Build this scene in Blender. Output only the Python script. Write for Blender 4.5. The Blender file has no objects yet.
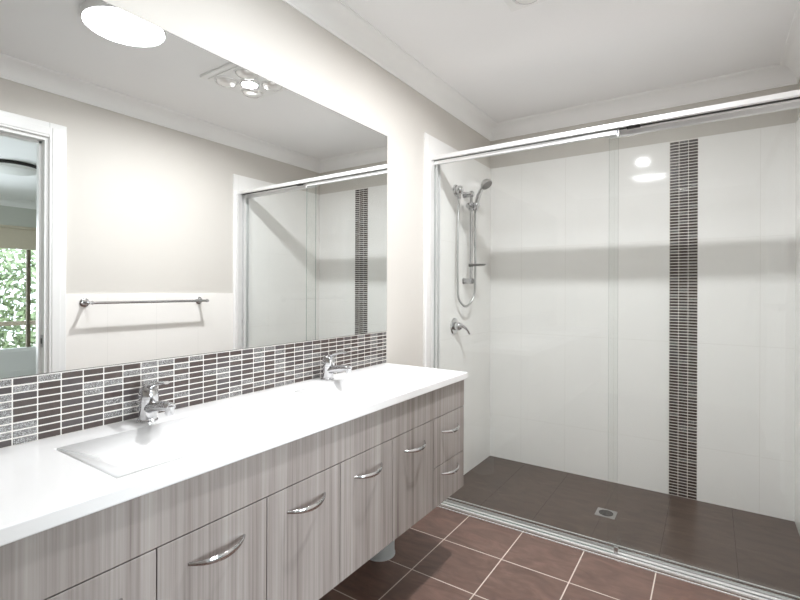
import bpy, bmesh, math, random
from mathutils import Vector, Matrix
random.seed(7)
S = bpy.context.scene
COL = S.collection

# ------------------------------------------------------------------ camera, world, light, exposure
cd = bpy.data.cameras.new('camera'); cam = bpy.data.objects.new('camera', cd); COL.objects.link(cam)
F_PX, YAW, ROLL, CX, CZ, HOR = 463.08, 0.5918, 0.0037, 1.3493, 1.2136, 289.5
cd.sensor_width = 36.0; cd.sensor_fit = 'HORIZONTAL'; cd.lens = F_PX / 800 * 36
cd.shift_y = -(300 - HOR) / 800; cd.clip_start = 0.02; cd.clip_end = 100
fw = Vector((-math.sin(YAW), math.cos(YAW), 0)); r0 = Vector((math.cos(YAW), math.sin(YAW), 0)); u0 = Vector((0, 0, 1))
rt = math.cos(ROLL) * r0 + math.sin(ROLL) * u0; up = -math.sin(ROLL) * r0 + math.cos(ROLL) * u0
m = Matrix((rt, up, -fw)).transposed().to_4x4(); m.translation = Vector((CX, 0, CZ)); cam.matrix_world = m
S.camera = cam

w = bpy.data.worlds.new('World'); S.world = w; w.use_nodes = True
bg = w.node_tree.nodes['Background']; bg.inputs[0].default_value = (0.80, 0.90, 1.0, 1); bg.inputs[1].default_value = 1.8

DOME_E, BULB_E = 12.0, 540.0
S.view_settings.view_transform = 'Standard'; S.view_settings.look = 'None'
S.view_settings.exposure = 1.82; S.view_settings.gamma = 1.0; S.view_settings.use_curve_mapping = False
try:
    S.cycles.use_denoising = True; S.cycles.max_bounces = 14; S.cycles.diffuse_bounces = 12; S.cycles.glossy_bounces = 8
    S.cycles.transparent_max_bounces = 16; S.cycles.transmission_bounces = 8; S.cycles.sample_clamp_indirect = 6.0
except Exception: pass

def area(name, loc, aim, sx, sy, power, col, spread=180):
    l = bpy.data.lights.new(name, 'AREA'); l.shape = 'RECTANGLE'; l.size = sx; l.size_y = sy; l.energy = power; l.color = col
    o = bpy.data.objects.new(name, l); COL.objects.link(o); o.location = loc
    l.spread = math.radians(spread)
    o.rotation_euler = (Vector(aim) - Vector(loc)).to_track_quat('-Z', 'Y').to_euler()
# added lamp for doorway daylight, unseen at the far bedroom wall, no window there
area('added_bedroom_daylight', (6.40, .35, 1.25), (1.72, .62, 1.2), 1.5, 1.6, 30, (0.86, 0.94, 1.0), 130)

# ------------------------------------------------------------------ materials
def srgb(r, g, b):
    f = lambda c: (c / 255 / 12.92) if c / 255 <= 0.04045 else ((c / 255 + 0.055) / 1.055) ** 2.4
    return (f(r), f(g), f(b), 1)
class NT:
    def __init__(s, name):
        s.m = bpy.data.materials.new(name); s.m.use_nodes = True; s.t = s.m.node_tree; s.b = s.t.nodes['Principled BSDF']
        s.out = s.t.nodes['Material Output']; s._p = None
    def n(s, typ, **k):
        x = s.t.nodes.new(typ)
        for a, v in k.items(): setattr(x, a, v)
        return x
    def l(s, a, b): s.t.links.new(a, b)
    def math(s, op, a, b=None):
        x = s.n('ShaderNodeMath', operation=op)
        for i, v in enumerate((a, b)):
            if v is None: continue
            if isinstance(v, (int, float)): x.inputs[i].default_value = v
            else: s.l(v, x.inputs[i])
        return x.outputs[0]
    def pos(s):
        if s._p is None: s._p = s.n('ShaderNodeNewGeometry').outputs['Position']
        return s._p
    def axis(s, i):
        x = s.n('ShaderNodeSeparateXYZ'); s.l(s.pos(), x.inputs[0]); return x.outputs[i]
    def noise(s, scale, sc=(1, 1, 1), detail=4, rough=.55, dist=0):
        mp = s.n('ShaderNodeMapping'); mp.inputs['Scale'].default_value = sc; s.l(s.pos(), mp.inputs[0])
        x = s.n('ShaderNodeTexNoise'); x.inputs['Scale'].default_value = scale; x.inputs['Detail'].default_value = detail
        x.inputs['Roughness'].default_value = rough; x.inputs['Distortion'].default_value = dist; s.l(mp.outputs[0], x.inputs[0]); return x.outputs[0]
    def ramp(s, v, stops):
        x = s.n('ShaderNodeValToRGB'); s.l(v, x.inputs[0]); e = x.color_ramp.elements
        while len(e) < len(stops): e.new(.5)
        for el, (p, c) in zip(e, stops): el.position = p; el.color = c
        return x.outputs[0]
    def mix(s, f, a, b, mode='MIX'):
        x = s.n('ShaderNodeMix', data_type='RGBA', blend_type=mode)
        for k, v in ((0, f), (6, a), (7, b)):
            if isinstance(v, (int, float, tuple)): x.inputs[k].default_value = v
            else: s.l(v, x.inputs[k])
        return x.outputs[2]
    def line(s, ax, off, pitch, half):
        v = s.math('DIVIDE', s.math('SUBTRACT', s.axis(ax), off), pitch)
        f = s.math('FRACT', v); d = s.math('MULTIPLY', s.math('MINIMUM', f, s.math('SUBTRACT', 1.0, f)), pitch)
        return s.math('LESS_THAN', d, half)
    def bump(s, h, st, dist=.002):
        x = s.n('ShaderNodeBump'); x.inputs['Strength'].default_value = st; x.inputs['Distance'].default_value = dist
        s.l(h, x.inputs['Height']); s.l(x.outputs[0], s.b.inputs['Normal'])
    def set(s, **k):
        for a, v in k.items():
            i = s.b.inputs[a.replace('_', ' ')]
            if isinstance(v, (int, float, tuple)): i.default_value = v
            else: s.l(v, i)
        return s.m
def plain(name, col, rough=.5, metal=0, spec=.5, var=.04, scale=30):
    t = NT(name); n = t.noise(scale)
    c2 = tuple(max(0, x * (1 - var)) for x in col[:3]) + (1,)
    return t.set(Base_Color=t.ramp(n, [(.3, c2), (.7, col)]), Roughness=rough, Metallic=metal, Specular_IOR_Level=spec)

M = {}
t = NT('wall_paint'); t.bump(t.noise(350, detail=2), .08, .0006)
M['paint'] = t.set(Base_Color=t.ramp(t.noise(2.0), [(.3, srgb(209, 205, 199)), (.7, srgb(211, 207, 201))]), Roughness=.6, Specular_IOR_Level=.3)
M['ceil'] = plain('ceiling_paint', srgb(246, 246, 246), .8, spec=.2, var=.01, scale=3)
M['cornice'] = plain('cornice_paint', srgb(247, 247, 246), .55, var=.01, scale=3)
M['white_trim'] = plain('gloss_white_trim', srgb(241, 241, 240), .3, var=.01, scale=3)
def tile_mat(name, col, ax, off, pitch, zoff=.31, zp=.6, rough=.07):
    t = NT(name); lm = t.math('MAXIMUM', t.line(ax, off, pitch, .0009), t.line(2, zoff, zp, .0009))
    c = t.ramp(t.noise(3), [(.3, col), (.7, tuple(x * .98 for x in col[:3]) + (1,))])
    c = t.mix(lm, c, srgb(231, 229, 225)); return t.set(Base_Color=c, Roughness=rough, Specular_IOR_Level=.3)
WT = srgb(247, 246, 244)
M['tile_backl'] = tile_mat('white_tile_back_left', WT, 0, 1.139, .3)
M['tile_backr'] = tile_mat('white_tile_back_right', WT, 0, 1.27, .3)
M['tile_side'] = tile_mat('white_tile_side', WT, 1, 3.19, .3)
M['tile_dado'] = tile_mat('white_tile_dado', srgb(246, 243, 239), 1, 2.25, .3, .583)
def floor_tile(name, c1, c2, c3, grout, hw, xo, xp, yo, yp, rough):
    t = NT(name); lm = t.math('MAXIMUM', t.line(0, xo, xp, hw), t.line(1, yo, yp, hw))
    v = t.noise(5, (1, 2.6, 1), 6, .6, 1.6)
    c = t.ramp(v, [(.3, c1), (.5, c2), (.72, c3)])
    h = t.math('SUBTRACT', t.math('MULTIPLY', v, .25), t.math('MULTIPLY', lm, 1.0)); t.bump(h, .25, .002)
    r = t.math('ADD', t.math('MULTIPLY', lm, .4), rough)
    return t.set(Base_Color=t.mix(lm, c, grout), Roughness=r, Specular_IOR_Level=.45)
M['floor'] = floor_tile('brown_floor_tile', srgb(98, 77, 69), srgb(112, 88, 79), srgb(128, 101, 91), srgb(214, 202, 192), .0024, .275, .2935, 1.988, .290, .33)
M['shfloor'] = floor_tile('dark_shower_tile', srgb(76, 64, 57), srgb(88, 75, 67), srgb(99, 84, 76), srgb(62, 53, 49), .0014, .275, .2935, 2.20, 2.0, .3)
# grey-brown straight-grain laminate
t = NT('grey_woodgrain_laminate')
a = t.noise(1, (9, 46, .9), 5, .62, .15); b = t.noise(1, (30, 190, 1.6), 3, .6); c = t.noise(1, (3, 11, .35), 2)
s = t.math('ADD', t.math('MULTIPLY', a, .62), t.math('ADD', t.math('MULTIPLY', b, .26), t.math('MULTIPLY', c, .22)))
wc = t.ramp(s, [(.34, srgb(106, 98, 94)), (.45, srgb(146, 138, 134)), (.56, srgb(162, 155, 151)), (.7, srgb(178, 172, 168))])
M['wood'] = t.set(Base_Color=wc, Roughness=.24, Specular_IOR_Level=.5)
M['top'] = plain('white_solid_surface', srgb(244, 244, 244), .12, var=.006, scale=3)
M['chrome'] = plain('polished_chrome', (.64, .64, .65, 1), .08, 1, var=.03, scale=4)
M['alu'] = plain('bright_aluminium', (.90, .90, .90, 1), .34, .55, var=.02, scale=4)
M['satin'] = plain('satin_chrome', (.56, .56, .56, 1), .3, 1, var=.05, scale=60)
M['dark'] = plain('dark_parts_and_recesses', srgb(40, 38, 36), .6)  # dark small parts, also painted shade in the rail channel and track slots
M['grey_plastic'] = plain('grey_plastic', srgb(120, 118, 116), .4)
M['pvc'] = plain('white_pvc', srgb(214, 222, 226), .35, var=.02)
M['gap'] = plain('shadow_board', srgb(110, 102, 96), .8)
M['grout'] = plain('white_grout', srgb(238, 234, 229), .8, spec=.2, var=.03, scale=200)
M['mA'] = plain('mosaic_dark_brown', srgb(78, 68, 65), .22, var=.2, scale=90)
M['mB'] = plain('mosaic_charcoal', srgb(84, 78, 78), .2, var=.15, scale=90)
M['mD'] = plain('mosaic_chocolate', srgb(84, 75, 71), .25, var=.2, scale=90)
t = NT('mosaic_crackle_glass'); v = t.noise(480, (1, 1, 1), 3, .7); t.bump(v, .4, .002)
M['mC'] = t.set(Base_Color=t.ramp(v, [(.38, srgb(52, 49, 48)), (.5, srgb(112, 109, 107)), (.62, srgb(192, 191, 190))]), Roughness=.12, Metallic=.25)
M['mirror'] = plain('mirror_silver', (.90, .91, .905, 1), 0.0, 1, var=0.0)
M['mirror_edge'] = plain('mirror_dark_edge', srgb(70, 66, 62), .4)
M['carpet'] = plain('grey_carpet', srgb(160, 160, 156), .95, spec=.1, var=.2, scale=300)
M['bedwall'] = plain('bedroom_paint', srgb(206, 208, 200), .7, var=.01)
M['blind'] = plain('beige_blind', srgb(214, 204, 184), .8)
M['stile'] = plain('brown_frame', srgb(120, 108, 92), .5)
M['leaf'] = plain('hedge_leaf', srgb(150, 166, 122), .6, var=.5, scale=25)
M['ground'] = plain('pale_paving', srgb(200, 196, 186), .9)
def glass(name, tint, ior=1.45):
    t = NT(name); t.t.nodes.remove(t.b)
    tr = t.n('ShaderNodeBsdfTransparent'); tr.inputs[0].default_value = tint
    gl = t.n('ShaderNodeBsdfGlossy'); gl.inputs['Roughness'].default_value = 0.0
    lw = t.n('ShaderNodeLayerWeight'); lw.inputs['Blend'].default_value = .5      # Facing = 1 - cos
    class fr: outputs = [t.math('ADD', t.math('MULTIPLY', t.math('POWER', lw.outputs['Facing'], 5.0), .9), .034)]
    mx = t.n('ShaderNodeMixShader'); t.l(fr.outputs[0], mx.inputs[0]); t.l(tr.outputs[0], mx.inputs[1]); t.l(gl.outputs[0], mx.inputs[2])
    t.l(mx.outputs[0], t.out.inputs[0]); return t.m
M['glass'] = glass('clear_shower_glass', (.982, .99, .986, 1))
M['winglass'] = glass('window_glass', (.97, .98, .98, 1))
t = NT('glass_edge'); M['glass_edge'] = t.set(Base_Color=t.ramp(t.noise(5), [(.3, srgb(150, 168, 160)), (.7, srgb(165, 182, 174))]), Roughness=.15, Alpha=.75)
def emit(name, col, st):
    t = NT(name); t.b.inputs['Emission Color'].default_value = col; t.b.inputs['Emission Strength'].default_value = st
    return t.set(Base_Color=(.9, .9, .9, 1), Roughness=.4)
M['dome'] = emit('lit_opal_diffuser', (.96, .98, 1, 1), DOME_E)
M['bulb'] = emit('lit_bulb', (.97, .98, 1, 1), BULB_E)
t = NT('heat_lamp_glass'); M['lampglass'] = t.set(Base_Color=t.ramp(t.noise(4), [(.3, (.85, .84, .82, 1)), (.7, (.9, .89, .87, 1))]), Roughness=.15, Metallic=.3)

# ------------------------------------------------------------------ mesh helpers
class MB:
    def __init__(s): s.bm = bmesh.new(); s.mats = []
    def mi(s, k):
        if k not in s.mats: s.mats.append(k)
        return s.mats.index(k)
    def box(s, x0, y0, z0, x1, y1, z1, mat, bev=0, seg=2):
        v = [s.bm.verts.new((x, y, z)) for x in (x0, x1) for y in (y0, y1) for z in (z0, z1)]
        i = s.mi(mat); fs = []
        for q in ((0, 1, 3, 2), (4, 6, 7, 5), (0, 4, 5, 1), (2, 3, 7, 6), (0, 2, 6, 4), (1, 5, 7, 3)):
            f = s.bm.faces.new([v[k] for k in q]); f.material_index = i; fs.append(f)
        if bev:
            ed = {e for f in fs for e in f.edges}
            r = bmesh.ops.bevel(s.bm, geom=list(ed), offset=bev, segments=seg, affect='EDGES', profile=.5)
            for f in r['faces']: f.material_index = i
        return s
    def quad(s, pts, mat):
        f = s.bm.faces.new([s.bm.verts.new(p) for p in pts]); f.material_index = s.mi(mat); return s
    def sweep(s, path, sec, mat, cap=True, smooth=True):
        """sec: function (i) -> list of (a, b) offsets along side and normal directions; path list of Vectors"""
        path = [Vector(p) for p in path]; i0 = s.mi(mat); rings = []; prev = None
        for i, p in enumerate(path):
            t = (path[min(i + 1, len(path) - 1)] - path[max(i - 1, 0)]).normalized()
            if prev is None:
                ref = Vector((0, 0, 1)) if abs(t.z) < .9 else Vector((1, 0, 0)); a = t.cross(ref).normalized()
            else:
                a = (prev - t * prev.dot(t)).normalized()
            prev = a; b = t.cross(a)
            rings.append([s.bm.verts.new(p + a * u + b * v) for u, v in sec(i)])
        n = len(rings[0])
        for r, q in zip(rings, rings[1:]):
            for k in range(n):
                f = s.bm.faces.new((r[k], r[(k + 1) % n], q[(k + 1) % n], q[k])); f.material_index = i0; f.smooth = smooth
        if cap:
            f = s.bm.faces.new(rings[0][::-1]); f.material_index = i0
            f = s.bm.faces.new(rings[-1]); f.material_index = i0
        return s
    def tube(s, path, rad, mat, n=16, ell=1.0):
        rr = rad if callable(rad) else (lambda i: rad)
        return s.sweep(path, lambda i: [(rr(i) * math.cos(2 * math.pi * k / n), rr(i) * ell * math.sin(2 * math.pi * k / n)) for k in range(n)], mat)
    def lathe(s, prof, origin, axis, mat, n=32, cap=True):
        """prof: [(radius, height)] along axis from origin"""
        o = Vector(origin); ax = Vector(axis).normalized()
        a = ax.cross(Vector((0, 0, 1)) if abs(ax.z) < .9 else Vector((1, 0, 0))).normalized(); b = ax.cross(a); i0 = s.mi(mat); rings = []
        for r, h in prof:
            if r < 1e-6: rings.append([s.bm.verts.new(o + ax * h)])
            else: rings.append([s.bm.verts.new(o + ax * h + (a * math.cos(2 * math.pi * k / n) + b * math.sin(2 * math.pi * k / n)) * r) for k in range(n)])
        for r, q in zip(rings, rings[1:]):
            for k in range(n):
                k2 = (k + 1) % n
                vs = [r[0], q[k2], q[k]] if len(r) == 1 else ([r[k], r[k2], q[0]] if len(q) == 1 else [r[k], r[k2], q[k2], q[k]])
                f = s.bm.faces.new(vs); f.material_index = i0; f.smooth = True
        if cap:
            for r, rev in ((rings[0], True), (rings[-1], False)):
                if len(r) > 2: f = s.bm.faces.new(r[::-1] if rev else r); f.material_index = i0
        return s
    def build(s, name, parent=None, loc=(0, 0, 0), sharp=35, flat=False):
        bmesh.ops.recalc_face_normals(s.bm, faces=s.bm.faces[:])
        me = bpy.data.meshes.new(name); s.bm.to_mesh(me); s.bm.free()
        for k in s.mats: me.materials.append(M[k])
        if not flat:
            for p in me.polygons: p.use_smooth = True
            try: me.set_sharp_from_angle(angle=math.radians(sharp))
            except Exception: pass
        o = bpy.data.objects.new(name, me); COL.objects.link(o); o.parent = parent; o.location = loc
        return o
def tag(o, label=None, cat=None, group=None, kind=None):
    for k, v in (('label', label), ('category', cat), ('group', group), ('kind', kind)):
        if v: o[k] = v
    return o
def thing(name, loc, label, cat, group=None):
    o = bpy.data.objects.new(name, None); COL.objects.link(o); o.location = loc; o.empty_display_size = .05
    return tag(o, label, cat, group)
def struct(name, mb, label=None, cat=None): return tag(mb.build(name, flat=True), label, cat, None, 'structure')
def bez(pts, n=12):
    """Catmull-Rom through points"""
    P = [Vector(p) for p in pts]; P = [2 * P[0] - P[1]] + P + [2 * P[-1] - P[-2]]; out = []
    for i in range(1, len(P) - 2):
        for k in range(n):
            t = k / n; a, b, c, d = P[i - 1:i + 3]
            out.append(.5 * ((2 * b) + (c - a) * t + (2 * a - 5 * b + 4 * c - d) * t * t + (3 * b - a - 3 * c + d) * t ** 3))
    return out + [P[-2]]

# ------------------------------------------------------------------ room shell
W, D, H, YF = 1.7246, 3.192, 2.4, -1.25
TZ, TY = 2.10, 2.25                       # shower tile height and front edge
DY0, DY1, DZ = .215, 1.040, 2.045         # doorway in the right wall
T = .105
struct('floor', MB().box(0, YF, -.1, W + .0, 2.285, 0, 'floor').box(0, 2.285, -.1, W, D, 0, 'shfloor').box(W, DY0, -.1, W + T, DY1, 0, 'carpet'))
struct('ceiling', MB().box(-T, YF - T, H, W + T, D + T, H + .1, 'ceil'))
struct('wall_left', MB().box(-T, YF - T, -.1, 0, D + T, H, 'paint'))
struct('wall_back', MB().box(0, D, -.1, W, D + T, H, 'paint'))
struct('wall_front', MB().box(0, YF - T, -.1, W, YF, H, 'paint'))
struct('wall_right', MB().box(W, YF - T, -.1, W + T, DY0, H, 'paint').box(W, DY1, -.1, W + T, D + T, H, 'paint').box(W, DY0, DZ, W + T, DY1, H, 'paint'))
# coved cornices
def cove(along, flip):
    """profile in (out from wall, height) coordinates"""
    pr = [(0, 2.305), (.006, 2.305), (.006, 2.313)]
    for k in range(9):
        a = k / 8 * math.pi / 2; pr.append((.075 - .066 * math.cos(a), 2.318 + .074 * math.sin(a)))
    return pr + [(.075, 2.394), (.083, 2.394), (.083, 2.4), (0, 2.4)]
def cornice(name, p0, p1, nx, ny):
    mb = MB(); pr = cove(0, 0); i0 = mb.mi('cornice'); ring = []
    dx, dy = (p1[0] - p0[0]), (p1[1] - p0[1]); L = math.hypot(dx, dy); dx /= L; dy /= L
    for p, sg in ((p0, 1), (p1, -1)):      # mitred ends
        ring.append([mb.bm.verts.new((p[0] + nx * o + dx * o * sg, p[1] + ny * o + dy * o * sg, z)) for o, z in pr])
    n = len(pr)
    for k in range(n): mb.bm.faces.new((ring[0][k], ring[0][(k + 1) % n], ring[1][(k + 1) % n], ring[1][k]))
    mb.bm.faces.new(ring[0]); mb.bm.faces.new(ring[1][::-1])
    o = mb.build(name, sharp=25); tag(o, kind='structure')
cornice('trim_1', (0, YF), (0, D), 1, 0); cornice('trim_2', (0, D), (W, D), 0, -1)
cornice('trim_3', (W, YF), (W, D), -1, 0); cornice('trim_4', (0, YF), (W, YF), 0, 1)
# tiling: shower walls to 2.10 m, dado on the right wall
e = .008
struct('wall_left_tiling', MB().box(0, TY, 0, e, D, TZ, 'tile_side'))
struct('wall_right_tiling', MB().box(W - e, TY, 0, W, D, TZ, 'tile_side').box(W - e, DY1 + .09, 0, W, TY, 1.183, 'tile_dado'))
struct('wall_back_tiling', MB().box(e, D - e, 0, 1.141, D, TZ, 'tile_backl').box(1.284, D - e, 0, W - e, D, TZ, 'tile_backr'))
struct('trim_5', MB().box(0, TY - .006, 0, .0105, TY, TZ, 'white_trim'))
struct('trim_6', MB().box(W - .0105, TY - .006, 0, W, TY, TZ, 'white_trim'))
# door frame: lining, stop, architrave
mb = MB()
for x0, x1 in ((W - .018, W), (W + T, W + T + .018)):
    for y0, y1 in ((DY1 + .005, DY1 + .088), (DY0 - .088, DY0 - .005)):
        mb.box(x0, y0, 0, x1, y1, DZ + .088, 'white_trim', .004)
        mb.box(x0 - .004, (y0 + .012 if y0 > .5 else y0 + .03), 0, x1, (y1 - .03 if y0 > .5 else y1 - .012), DZ + .06, 'white_trim', .003)
    mb.box(x0, DY0 - .005, DZ + .005, x1, DY1 + .005, DZ + .088, 'white_trim', .004)
    mb.box(x0 - .004, DY0 - .005, DZ + .017, x1, DY1 + .005, DZ + .06, 'white_trim', .003)
mb.box(W - .002, DY1 - .012, 0, W + T + .002, DY1 + .006, DZ + .006, 'white_trim').box(W - .002, DY0 - .006, 0, W + T + .002, DY0 + .012, DZ + .006, 'white_trim')
mb.box(W - .002, DY0 + .012, DZ - .012, W + T + .002, DY1 - .012, DZ + .006, 'white_trim')
mb.box(W + .044, DY1 - .024, 0, W + .076, DY1 - .012, DZ - .012, 'white_trim').box(W + .044, DY0 + .012, 0, W + .076, DY0 + .024, DZ - .012, 'white_trim')
mb.box(W + .044, DY0 + .012, DZ - .024, W + .076, DY1 - .012, DZ - .012, 'white_trim')
d1 = tag(mb.build('door_1', flat=True), kind='structure')
MB().box(W + .012, DY1 - .0145, .885, W + .040, DY1 - .012, .955, 'satin').box(W + .02, DY1 - .016, .905, W + .032, DY1 - .0144, .935, 'dark').build('strike_plate', d1)

# ------------------------------------------------------------------ bedroom beyond the doorway
BX0, BX1, BY0, BY1 = W + T, 6.45, -1.5, 4.2
struct('floor_bedroom', MB().box(BX0, BY0, -.1, BX1, BY1, 0, 'carpet'))
struct('ceiling_bedroom', MB().box(BX0, BY0, H, BX1 + .1, BY1, H + .1, 'ceil'))
struct('wall_bedroom_near', MB().box(BX0 - .004, D + T, -.1, BX0, BY1, H, 'bedwall'))
struct('wall_bedroom_side', MB().box(BX0, BY1, -.1, BX1 + .1, BY1 + .1, H, 'bedwall').box(BX0, BY0 - .1, -.1, BX1 + .1, BY0, H, 'bedwall'))
WY0, WY1, WZ0, WZ1 = 1.75, 2.60, .36, 1.98
struct('wall_bedroom_far', MB().box(BX1, BY0, -.1, BX1 + .1, WY0, H, 'bedwall').box(BX1, WY1, -.1, BX1 + .1, BY1, H, 'bedwall')
       .box(BX1, WY0, -.1, BX1 + .1, WY1, WZ0, 'white_trim').box(BX1, WY0, WZ1, BX1 + .1, WY1, H, 'bedwall'))
cornice('trim_7', (BX1, BY0), (BX1, BY1), -1, 0)
struct('baseboard_bedroom', MB().box(BX1 - .014, BY0, 0, BX1, BY1, .10, 'white_trim'))
mb = MB()
for y in (WY0, WY1 - .04): mb.box(BX1 + .02, y, WZ0, BX1 + .07, y + .04, WZ1, 'white_trim')
for z in (WZ0, WZ1 - .04): mb.box(BX1 + .02, WY0 + .04, z, BX1 + .07, WY1 - .04, z + .04, 'white_trim')
mb.box(BX1 + .02, 2.425, WZ0 + .04, BX1 + .07, 2.465, WZ1 - .04, 'stile')
w1 = tag(mb.build('window_1', flat=True), kind='structure')
MB().box(BX1 + .042, WY0 + .04, WZ0 + .04, BX1 + .046, 2.425, WZ1 - .04, 'winglass').build('window_pane', w1)
MB().box(BX1 + .042, 2.465, WZ0 + .04, BX1 + .046, WY1 - .04, WZ1 - .04, 'winglass').build('window_pane', w1)
tag(MB().box(BX1 - .012, WY0 - .02, 1.74, BX1 - .008, WY1 + .02, WZ1 + .05, 'blind').tube([(BX1 - .02, WY0 - .03, WZ1 + .05), (BX1 - .02, WY1 + .03, WZ1 + .05)], .02, 'blind').build('roller_blind'),
    'beige roller blind at the top of the bedroom window seen through the doorway', 'blind')
# outside the window
tag(MB().box(BX1 + .1, -4, -.3, 14, 9, -.05, 'ground').build('ground'), kind='structure')
t_ = thing('balcony_railing', (BX1 + .9, 2.4, -.05), 'dark horizontal railing outside the bedroom window', 'railing')
MB().box(-.02, -1.6, .70, .02, 1.6, .765, 'stile').build('top_rail', t_)
for y in (-1.5, 1.5): MB().box(-.02, y - .02, 0, .02, y + .02, .70, 'stile').build('post', t_)
mb = MB(); i0 = mb.mi('leaf')
for k in range(4200):
    c = Vector((random.gauss(0, .35), random.uniform(-1.7, 1.7), random.uniform(.05, 2.1))); a = Vector((random.gauss(0, 1), random.gauss(0, 1), random.gauss(0, 1))).normalized()
    b = a.orthogonal().normalized(); s_ = random.uniform(.06, .11)
    f = mb.bm.faces.new([mb.bm.verts.new(c + q) for q in (a * s_, b * s_ * .45, -a * s_, -b * s_ * .45)]); f.material_index = i0
hd = thing('garden_hedge', (BX1 + 2.6, 2.5, -.05), 'pale green leafy hedge outside the bedroom window', 'hedge')
mb.build('foliage', hd)
tr_ = MB()
tr_.tube([(0, 0, 0), (.03, .05, .9), (0, .02, 1.7)], .04, 'stile', 8); tr_.build('stem', hd)
lt = thing('bedroom_ceiling_light', (4.25, 1.62, H), 'round white ceiling light with dark rim in the bedroom beyond the doorway', 'ceiling light')
MB().lathe([(.215, 0), (.22, -.012), (.22, -.028), (.205, -.03)], (0, 0, 0), (0, 0, 1), 'dark').build('rim', lt)
MB().lathe([(.204, -.03), (.19, -.055), (.13, -.075), (0, -.085)], (0, 0, 0), (0, 0, 1), 'white_trim').build('shade', lt)

# ------------------------------------------------------------------ vanity cabinet
XF, ZB, ZT, VY0, VY1 = .435, .338, .817, -.32, 1.876
BAYS = [(-.32, -.053), (-.053, .2215), (.2215, .496), (.496, .7715), (.7715, 1.0455), (1.0455, 1.319), (1.319, 1.6025), (1.6025, 1.876)]
van = thing('vanity_cabinet', (.2, .78, ZB), 'long wall hung vanity cabinet in grey woodgrain under the white top', 'cabinet')
inv = Vector((.2, .78, ZB))
def L(v): return Vector(v) - inv
def lbox(mb, x0, y0, z0, x1, y1, z1, mat, bev=0): a = L((x0, y0, z0)); b = L((x1, y1, z1)); return mb.box(a.x, a.y, a.z, b.x, b.y, b.z, mat, bev)
mb = MB()
lbox(mb, .002, VY1 - .018, ZB, XF - .019, VY1, ZT, 'wood'); lbox(mb, .002, VY0, ZB, XF - .019, VY0 + .018, ZT, 'wood')
lbox(mb, .002, VY0 + .018, ZB, XF - .019, VY1 - .018, ZB + .018, 'wood'); lbox(mb, .002, VY0 + .018, ZB + .018, .012, VY1 - .018, ZT, 'gap')
for y0, y1 in BAYS[1:]: lbox(mb, .012, y0 - .008, ZB + .018, XF - .019, y0 + .008, .66, 'gap')
lbox(mb, XF - .037, VY0 + .018, .690, XF - .019, VY1 - .018, .702, 'gap')
mb.build('carcass', van, flat=True)
G = .0013
mb = MB(); lbox(mb, XF - .018, VY0, .697 + G, XF, VY1, ZT, 'wood', .0008); mb.build('fascia_panel', van, flat=True)
def handle_mb():
    mb = MB(); P = []; n = 24
    for k in range(n + 1):
        q = -1 + 2 * k / n; P.append((.030 * (1 - q * q) ** .9 + .0005, .070 * q, -.004 * (1 - q * q)))
    def sec(i):
        q = -1 + 2 * i / n; hh = .0035 + .0045 * (1 - q * q); th = .0032
        return [(th * math.cos(a), hh * math.sin(a)) if True else 0 for a in [2 * math.pi * j / 12 for j in range(12)]]
    return mb.sweep(P, sec, 'chrome')
hm = handle_mb().build('handle'); hmesh = hm.data; bpy.data.objects.remove(hm)
def add_handle(par, loc):
    o = bpy.data.objects.new('handle', hmesh); COL.objects.link(o); o.parent = par; o.location = loc
for i, (y0, y1) in enumerate(BAYS):
    fronts = [('door', ZB, .697, .632)] if i < 7 else [('drawer', .4985, .697, .632), ('drawer', ZB, .4985, .460)]
    for nm, z0, z1, hz in fronts:
        c = Vector((XF - .018, (y0 + y1) / 2, (z0 + z1) / 2)); hw = (y1 - y0) / 2 - G; hh = (z1 - z0) / 2 - G
        d = MB().box(0, -hw, -hh, .018, hw, hh, 'wood', .0008).build(nm, van, L(c), flat=True)
        add_handle(d, (.018, 0, hz - c.z))

# ------------------------------------------------------------------ vanity top with two moulded basins
TT, TX, TE = .847, .449, 1.885
bt = thing('countertop', (.2, .78, ZT), 'glossy white vanity top with two moulded basins on the woodgrain cabinet', 'countertop')
BY = [(.440, .905), (1.167, 1.632)]; BXR = (.108, .395)
mb = MB(); xs = [.001, BXR[0], BXR[1], TX]; ys = [VY0 - .004, BY[0][0], BY[0][1], BY[1][0], BY[1][1], TE]
hole = {(1, 1), (1, 3)}; i0 = mb.mi('top'); V = {}
def vt(i, j, k):
    if (i, j, k) not in V: V[i, j, k] = mb.bm.verts.new(Vector((xs[i], ys[j], (ZT, TT)[k])) - Vector((.2, .78, ZT)))
    return V[i, j, k]
cells = {(i, j) for i in range(3) for j in range(5)} - hole
for i, j in cells:
    for k in (0, 1): mb.bm.faces.new([vt(i, j, k), vt(i + 1, j, k), vt(i + 1, j + 1, k), vt(i, j + 1, k)])
    for (di, dj, a, b) in ((-1, 0, (i, j), (i, j + 1)), (1, 0, (i + 1, j), (i + 1, j + 1)), (0, -1, (i, j), (i + 1, j)), (0, 1, (i, j + 1), (i + 1, j + 1))):
        if (i + di, j + dj) not in cells: mb.bm.faces.new([vt(*a, 0), vt(*b, 0), vt(*b, 1), vt(*a, 1)])
slab = mb.build('slab', bt)
bv = slab.modifiers.new('bevel', 'BEVEL'); bv.width = .004; bv.segments = 3; bv.limit_method = 'ANGLE'; bv.harden_normals = True
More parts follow.
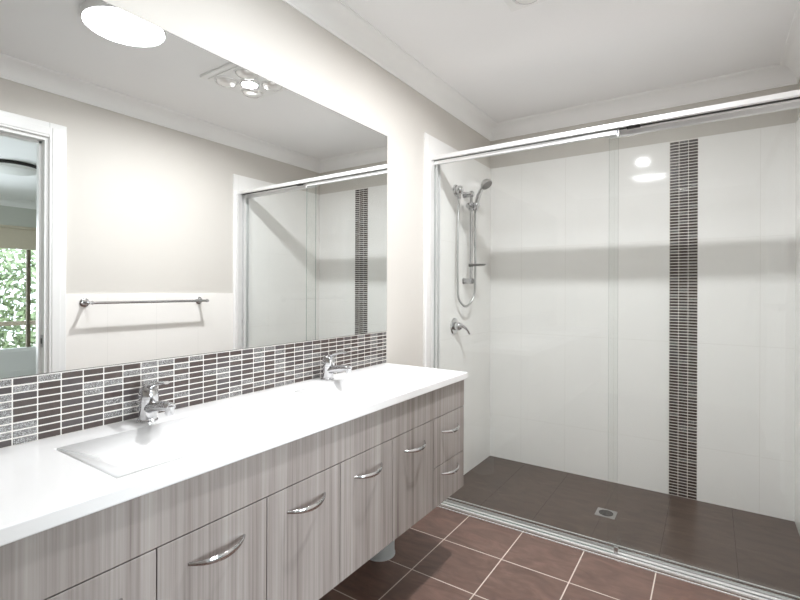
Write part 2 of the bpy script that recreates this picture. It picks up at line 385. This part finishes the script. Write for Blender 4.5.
for y0, y1 in BY:
    mb = MB(); yc = (y0 + y1) / 2; xc = sum(BXR) / 2; rings = []
    hx, hy = (BXR[1] - BXR[0]) / 2, (y1 - y0) / 2
    for sx, sy, z in ((1, 1, -.0038), (.64, .42, -.068), (.57, .35, -.074), (.1, .08, -.078)):
        rings.append([mb.bm.verts.new((xc + hx * sx * a - .2, yc + hy * sy * b - .78, TT + z - ZT)) for a, b in ((-1, -1), (1, -1), (1, 1), (-1, 1))])
    # inner
    for r, q in zip(rings, rings[1:]):
        for k in range(4): f = mb.bm.faces.new((r[k], r[(k + 1) % 4], q[(k + 1) % 4], q[k]))
    mb.bm.faces.new(rings[-1]); mb.mi('top')
    bo = mb.build('basin', bt, sharp=20)
    so = bo.modifiers.new('solidify', 'SOLIDIFY'); so.thickness = .006; so.offset = -1 
    MB().lathe([(.026, 0), (.027, .002), (.02, .004), (.012, .002), (0, .002)], (xc - .2, yc - .78, TT - .078 - ZT + .001), (0, 0, 1), 'chrome').build('waste', bo)

# ------------------------------------------------------------------ basin mixers
def mixer(y, label):
    t_ = thing('basin_mixer', (.052, y, TT), label, 'tap', 'basin mixers on the vanity top')
    MB().lathe([(.0, 0), (.027, 0), (.027, .004), (.0235, .008), (.0225, .05), (.024, .056)], (0, 0, 0), (.05, 0, 1), 'chrome').build('body', t_)
    P = bez([(.0, 0, .034), (.035, 0, .044), (.075, 0, .052), (.108, 0, .055), (.118, 0, .053)], 6); n = len(P)
    MB().tube(P, lambda i: .0185 - .006 * i / n, 'chrome', 20, .85).build('spout', t_)
    MB().lathe([(0, 0), (.010, 0), (.0115, .004), (.0115, .022), (0, .022)], (.112, 0, .034), (0, 0, 1), 'chrome', 20).build('aerator', t_)
    MB().lathe([(.0245, .057), (.0255, .062), (.025, .08), (.021, .092), (.012, .099), (0, .101)], (.003, 0, 0), (.05, 0, 1), 'chrome').build('cap', t_)
    P = bez([(.0, 0, .090), (.03, 0, .102), (.065, 0, .112), (.098, 0, .117)], 6); n = len(P)
    MB().tube(P, lambda i: .0125 - .0045 * i / n, 'chrome', 16, .5).build('lever', t_)
    return t_
mixer(.676, 'chrome basin mixer behind the larger basin on the left of the vanity top')
mixer(1.402, 'chrome basin mixer behind the right-hand basin near the end of the vanity top')

# ------------------------------------------------------------------ mosaic backsplash and shower feature strip
def pick():
    r = random.random(); return 'mC' if r < .33 else ('mA' if r < .62 else ('mB' if r < .86 else 'mD'))
mb = MB(); y_end, pitch, rp = TE - .003, .0487, .01745; ya = .488 - .0487 * 17
mb.box(.0008, ya, TT - .0, .0035, y_end, 1.005, 'grout')
y = ya
while y < y_end - .004:
    for r in range(9):
        z0 = TT + .0014 + r * rp; mb.box(.002, y + .0014, z0, .0048, min(y + pitch - .0014, y_end - .001), z0 + rp - .0033, pick(), .0005, 1)
    y += pitch
tag(mb.build('mosaic_backsplash', flat=True), 'band of dark brown and crackle grey mosaic tiles between mirror and vanity top', 'backsplash')
mb = MB(); cw = .0474; N = 120; rp = 2.094 / N
mb.box(1.141, D - .0065, 0, 1.284, D - .0008, TZ, 'grout')
for c_ in range(3):
    for r in range(N):
        x0 = 1.142 + c_ * cw; z0 = .003 + r * rp
        mb.box(x0 + .0014, D - .0080, z0, x0 + cw - .0014, D - .0055, z0 + rp - .0042, 'mA' if random.random() < .5 else ('mB' if random.random() < .55 else ('mD' if random.random() < .6 else 'mC')), .0007, 1)
tag(mb.build('mosaic_feature_strip', flat=True), 'vertical strip of dark mosaic tiles running up the white shower back wall', 'tile strip')

# ------------------------------------------------------------------ mirror
mb = MB(); my0, my1, mz0, mz1 = -.32, TE - .003, 1.0055, 1.9785
mb.box(.0005, my0, mz0, .0050, my1, mz1, 'mirror_edge'); mb.quad([(.0054, my0 + .0015, mz0 + .0015), (.0054, my1 - .0015, mz0 + .0015), (.0054, my1 - .0015, mz1 - .0015), (.0054, my0 + .0015, mz1 - .0015)], 'mirror')
tag(mb.build('wall_mirror', flat=True), 'wide frameless mirror on the left wall above the mosaic tiles', 'mirror')

# ------------------------------------------------------------------ sliding shower screen
sc = thing('shower_screen', (W / 2, 2.325, 0), 'sliding glass shower screen with bright aluminium frame across the shower', 'shower screen')
so_ = Vector((W / 2, 2.325, 0))
def SB(mb, x0, y0, z0, x1, y1, z1, mat, bev=0): return mb.box(x0 - so_.x, y0 - so_.y, z0, x1 - so_.x, y1 - so_.y, z1, mat, bev)
xl, xr = e, W - e; ZH0, ZH1 = 1.926, 1.970
mb = MB()
SB(mb, xl, 2.275, 1.948, xr, 2.281, ZH1, 'alu', .0015); SB(mb, xl, 2.281, ZH1 - .006, xr, 2.369, ZH1, 'alu'); SB(mb, xl, 2.369, 1.948, xr, 2.375, ZH1, 'alu')
SB(mb, xl, 2.281, 1.948, xr, 2.293, 1.950, 'alu'); SB(mb, xl, 2.322, 1.948, xr, 2.339, 1.950, 'alu'); SB(mb, xl, 2.281, ZH1 - .012, xr, 2.369, ZH1 - .008, 'dark'); SB(mb, xl, 2.327, 1.950, xr, 2.331, ZH1 - .012, 'grey_plastic')  # dark sheet paints the shade inside the open header channel
mb.build('header_rail', sc, flat=True)
mb = MB()
for y0, y1, z in ((2.268, 2.275, .004), (2.290, 2.303, .010), (2.313, 2.331, .011), (2.343, 2.346, .012), (2.354, 2.357, .012), (2.396, 2.403, .005)): SB(mb, xl, y0, 0, xr, y1, z, 'alu', .0008)
SB(mb, xl, 2.303, 0, xr, 2.313, .004, 'dark'); SB(mb, xl, 2.346, 0, xr, 2.354, .004, 'dark')  # dark strips stand in for shade down in the track slots
mb.build('bottom_track', sc, flat=True)
for x0, x1, sg in ((xl, xl + .030, 1), (xr - .030, xr, -1)):
    mb = MB(); back = (x0, x0 + .003) if sg > 0 else (x1 - .003, x1)
    SB(mb, back[0], 2.262, .020, back[1], 2.376, ZH0 + .022, 'alu')
    for y0, y1 in ((2.262, 2.298), (2.318, 2.338), (2.362, 2.376)):
        SB(mb, *( (x0 + .003, y0, .020, x1, y1, ZH0 + .022) if sg > 0 else (x0, y0, .020, x1 - .003, y1, ZH0 + .022) ), 'alu', .0015)
    mb.build('jamb', sc, flat=True)
def pane(name, x0, x1, yc):
    mb = MB(); SB(mb, x0, yc - .003, .006, x1, yc + .003, 1.950, 'glass')
    mb.bm.faces.ensure_lookup_table(); k = mb.mi('glass_edge')
    for f in mb.bm.faces:
        f.normal_update()
        if abs(f.normal.y) < .5: f.material_index = k
    return mb.build(name, sc, flat=True)
fp = pane('front_glass_panel', .016, .996, 2.308); tag(fp, 'left glass panel in the front channel')
bp = pane('rear_glass_panel', .950, 1.706, 2.350); tag(bp, 'right glass panel in the rear channel')
mb = MB(); SB(mb, xl + .008, 2.297, ZH0, .997, 2.3045, 1.945, 'alu', .001); SB(mb, xl + .008, 2.3115, ZH0, .997, 2.319, 1.945, 'alu', .001); SB(mb, .990, 2.297, ZH0 - .01, .9985, 2.319, 1.946, 'alu', .001); mb.build('top_rail', fp, flat=True)
mb = MB(); SB(mb, .948, 2.339, ZH0, xr - .008, 2.3465, 1.9575, 'alu', .001); SB(mb, .948, 2.3535, ZH0, xr - .008, 2.361, 1.9575, 'alu', .001); mb.build('top_rail', bp, flat=True)
mb = MB(); SB(mb, .984, 2.301, .008, 1.0, 2.315, .042, 'satin', .001); mb.build('guide_block', fp, flat=True)
mb = MB(); SB(mb, 1.030, 2.290, 1.941, 1.085, 2.312, 1.957, 'dark', .002); mb.build('door_stop', sc, flat=True)

# ------------------------------------------------------------------ shower fittings on the left wall
ZO = 1.845
OY = 2.618
wo = thing('shower_outlet', (e, OY, ZO - .005), 'round chrome hose outlet on the shower wall left of the slide rail', 'shower outlet')
MB().lathe([(.0, 0), (.036, 0), (.036, .006), (.032, .012), (.026, .014)], (0, 0, 0), (1, 0, 0), 'chrome').build('flange', wo)
MB().lathe([(.026, .012), (.027, .022), (.026, .038), (.020, .046), (0, .048)], (0, 0, 0), (1, 0, 0), 'chrome').lathe([(.014, 0), (.014, .030), (.011, .032), (.011, .040), (0, .04)], (.026, 0, -.018), (0, 0, -1), 'chrome', 20).build('elbow', wo)
RX, RY = .062, 2.735
sr = thing('shower_slide_rail', (e, RY, 1.25), 'vertical chrome slide rail with soap dish on the left shower wall', 'shower rail')
rx = RX - e
MB().tube([(rx, 0, .0), (rx, 0, .60)], .0105, 'chrome', 20).build('rail', sr)
for z in (.02, .580):
    MB().lathe([(0, 0), (.021, 0), (.021, .005), (.0185, .009), (.0175, rx - .01), (.0185, rx + .010), (.016, rx + .016), (0, rx + .018)], (0, 0, z), (1, 0, 0), 'chrome', 24).build('wall_bracket', sr)
mb = MB(); mb.lathe([(0, 0), (.012, 0), (.018, .003), (.020, .022), (.020, .035), (0, .037)], (rx, -.046, .500), (0, 1, 0), 'chrome', 20).lathe([(.019, -.024), (.021, -.020), (.021, .020), (.019, .024)], (rx, 0, .500), (0, 0, 1), 'chrome', 24)
mb.lathe([(.0155, -.022), (.019, -.016), (.021, .014), (.018, .020)], (rx + .034, .002, .500), (.35, 0, 1), 'chrome', 20).build('slider', sr)
mb = MB(); n = 28
mb.lathe([(.018, -.006), (.045, -.004), (.056, .003), (.056, .006), (.043, .001), (0, -.001)], (rx + .042, .005, .122), (0, 0, 1), 'grey_plastic', n)
mb.lathe([(.014, -.010), (.015, -.008), (.015, .008), (.014, .010)], (rx, 0, .122), (0, 0, 1), 'grey_plastic', 20).build('soap_dish', sr)
HX = RX + .034
hs = thing('hand_shower', (HX, RY + .002, 1.25 + .500), 'chrome hand shower in the slide rail holder with its hanging hose', 'hand shower')
hp = bez([(-.006, 0, -.030), (0, 0, 0), (.012, 0, .05), (.032, 0, .098), (.056, 0, .128)], 6); n = len(hp)
MB().tube(hp, lambda i: .0120 + .0025 * math.sin(math.pi * i / n), 'chrome', 18).build('handle', hs)
ax = Vector((.62, -.1, -.78)).normalized(); hc = Vector((.068, 0, .134))
MB().lathe([(0, -.028), (.016, -.026), (.030, -.015), (.037, 0), (.039, .009), (.036, .012)], hc, ax, 'satin', 28).build('spray_head', hs)
MB().lathe([(0, .0115), (.035, .0115), (.0345, .015), (0, .0155)], hc, ax, 'grey_plastic', 28).build('spray_face', hs)
o = Vector((HX, RY + .002, 1.75))
hz = [Vector((HX - .007, RY + .002, 1.72)), Vector((HX - .009, RY + .004, 1.68)), Vector((HX - .008, RY + .008, 1.5)), Vector((HX - .009, RY + .010, 1.28)), Vector((HX - .016, RY + .004, 1.17)),
      Vector((RX - .004, RY - .055, 1.108)), Vector((e + .034, RY - .125, 1.15)), Vector((e + .032, 2.592, 1.23)), Vector((e + .030, 2.590, 1.40)), Vector((e + .027, 2.605, 1.65)), Vector((e + .026, OY, 1.782))]
hpth = bez([p - o for p in hz], 16)
MB().tube(hpth, lambda i: .0074 if i % 2 else .0066, 'satin', 12).build('hose', hs)
mx = thing('shower_mixer', (e, 2.605, .985), 'round chrome shower mixer with lever low on the left shower wall', 'tap')
MB().lathe([(0, 0), (.052, 0), (.052, .004), (.047, .009), (.028, .011)], (0, 0, 0), (1, 0, 0), 'chrome').build('wall_plate', mx)
MB().lathe([(.026, .010), (.0255, .030), (.024, .042), (.018, .050), (0, .052)], (0, 0, 0), (1, 0, 0), 'chrome').build('body', mx)
P = bez([(.038, 0, .004), (.058, .014, -.002), (.074, .034, -.022), (.082, .050, -.048)], 6); n = len(P)
MB().tube(P, lambda i: .0155 - .006 * i / n, 'chrome', 16, .75).build('lever', mx)

# ------------------------------------------------------------------ floor drain
fd = thing('floor_drain', (.878, 2.718, 0), 'square chrome floor waste with round dark grate in the shower floor', 'drain')
mb = MB(); q = .05
mb.box(-q, -q, -.002, q, q, .002, 'satin', .001); mb.build('frame', fd, flat=True)
mb = MB(); mb.lathe([(0, .002), (.036, .002), (.036, .0032), (0, .0034)], (0, 0, 0), (0, 0, 1), 'dark', 28)
for k in range(-3, 4): mb.box(-math.sqrt(max(0, .034 ** 2 - (k * .009) ** 2)), k * .009 - .0012, .0032, math.sqrt(max(0, .034 ** 2 - (k * .009) ** 2)), k * .009 + .0012, .0042, 'grey_plastic')
mb.build('grate', fd)

# ------------------------------------------------------------------ waste pipe under the vanity
wp = thing('waste_pipe', (.085, 1.722, 0), 'pale round waste pipe standing on the floor under the vanity', 'pipe')
MB().lathe([(0, 0), (.066, 0), (.068, .004), (.068, .334), (0, .334)], (0, 0, 0), (0, 0, 1), 'pvc', 40).build('pipe', wp)
MB().lathe([(.069, .0), (.071, .0), (.071, .006), (.069, .006)], (0, 0, 0), (0, 0, 1), 'pvc', 40, cap=False).build('floor_flange', wp)

# ------------------------------------------------------------------ towel rail on the right wall
TRZ = 1.13; X0 = W - e; so2 = .105
tr = thing('towel_rail', (X0, 1.59, TRZ), 'chrome towel rail on the tiled right wall seen in the mirror', 'towel rail')
for y in (1.222, 1.953):
    yy = y - 1.59
    MB().lathe([(0, 0), (.026, 0), (.026, .006), (.021, .011), (.012, .013)], (0, yy, 0), (-1, 0, 0), 'chrome', 28).build('flange', tr)
    MB().lathe([(.0095, .008), (.0085, so2 - .014), (.011, so2 - .010), (.0115, so2), (.009, so2 + .008), (0, so2 + .010)], (0, yy, 0), (-1, 0, 0), 'chrome', 20).build('post', tr)
MB().tube([(-so2, 1.214 - 1.59, 0), (-so2, 1.961 - 1.59, 0)], .0085, 'chrome', 18).build('rail', tr)

# ------------------------------------------------------------------ ceiling fittings
cl = thing('dome_light', (.82, 1.02, H), 'round lit opal dome light on the ceiling reflected in the mirror', 'ceiling light')
MB().lathe([(.150, 0), (.163, -.003), (.165, -.022), (.162, -.032), (.158, -.034), (.156, -.026)], (0, 0, 0), (0, 0, 1), 'white_trim', 48).build('base_ring', cl)
MB().lathe([(.157, -.028), (.12, -.034), (.06, -.038), (0, -.039)], (0, 0, 0), (0, 0, 1), 'dome', 48, cap=False).build('diffuser', cl)
hl = thing('heat_lamp_unit', (.835, 1.70, H), 'square white heat lamp and light unit on the ceiling reflected in the mirror', 'heat lamp')
MB().box(-.19, -.19, -.014, .19, .19, 0, 'white_trim', .005).box(-.16, -.16, -.020, .16, .16, -.013, 'white_trim', .004).build('plate', hl, flat=True)
for sx in (-1, 1):
    for sy in (-1, 1):
        p = (sx * .088, sy * .088, 0)
        lo = MB().lathe([(.064, -.018), (.066, -.022), (.062, -.028), (.056, -.022)], p, (0, 0, 1), 'white_trim', 32, cap=False).build('lamp_ring', hl)
        MB().lathe([(.055, -.020), (.055, -.026), (.045, -.038), (.025, -.045), (0, -.047)], p, (0, 0, 1), 'lampglass', 32, cap=False).build('heat_globe', lo)
MB().lathe([(.046, -.018), (.048, -.026), (.044, -.034), (.041, -.031)], (0, 0, 0), (0, 0, 1), 'white_trim', 32, cap=False).build('light_ring', hl)
MB().lathe([(.041, -.027), (.03, -.029), (0, -.030)], (0, 0, 0), (0, 0, 1), 'bulb', 28, cap=False).build('light_bulb', hl)
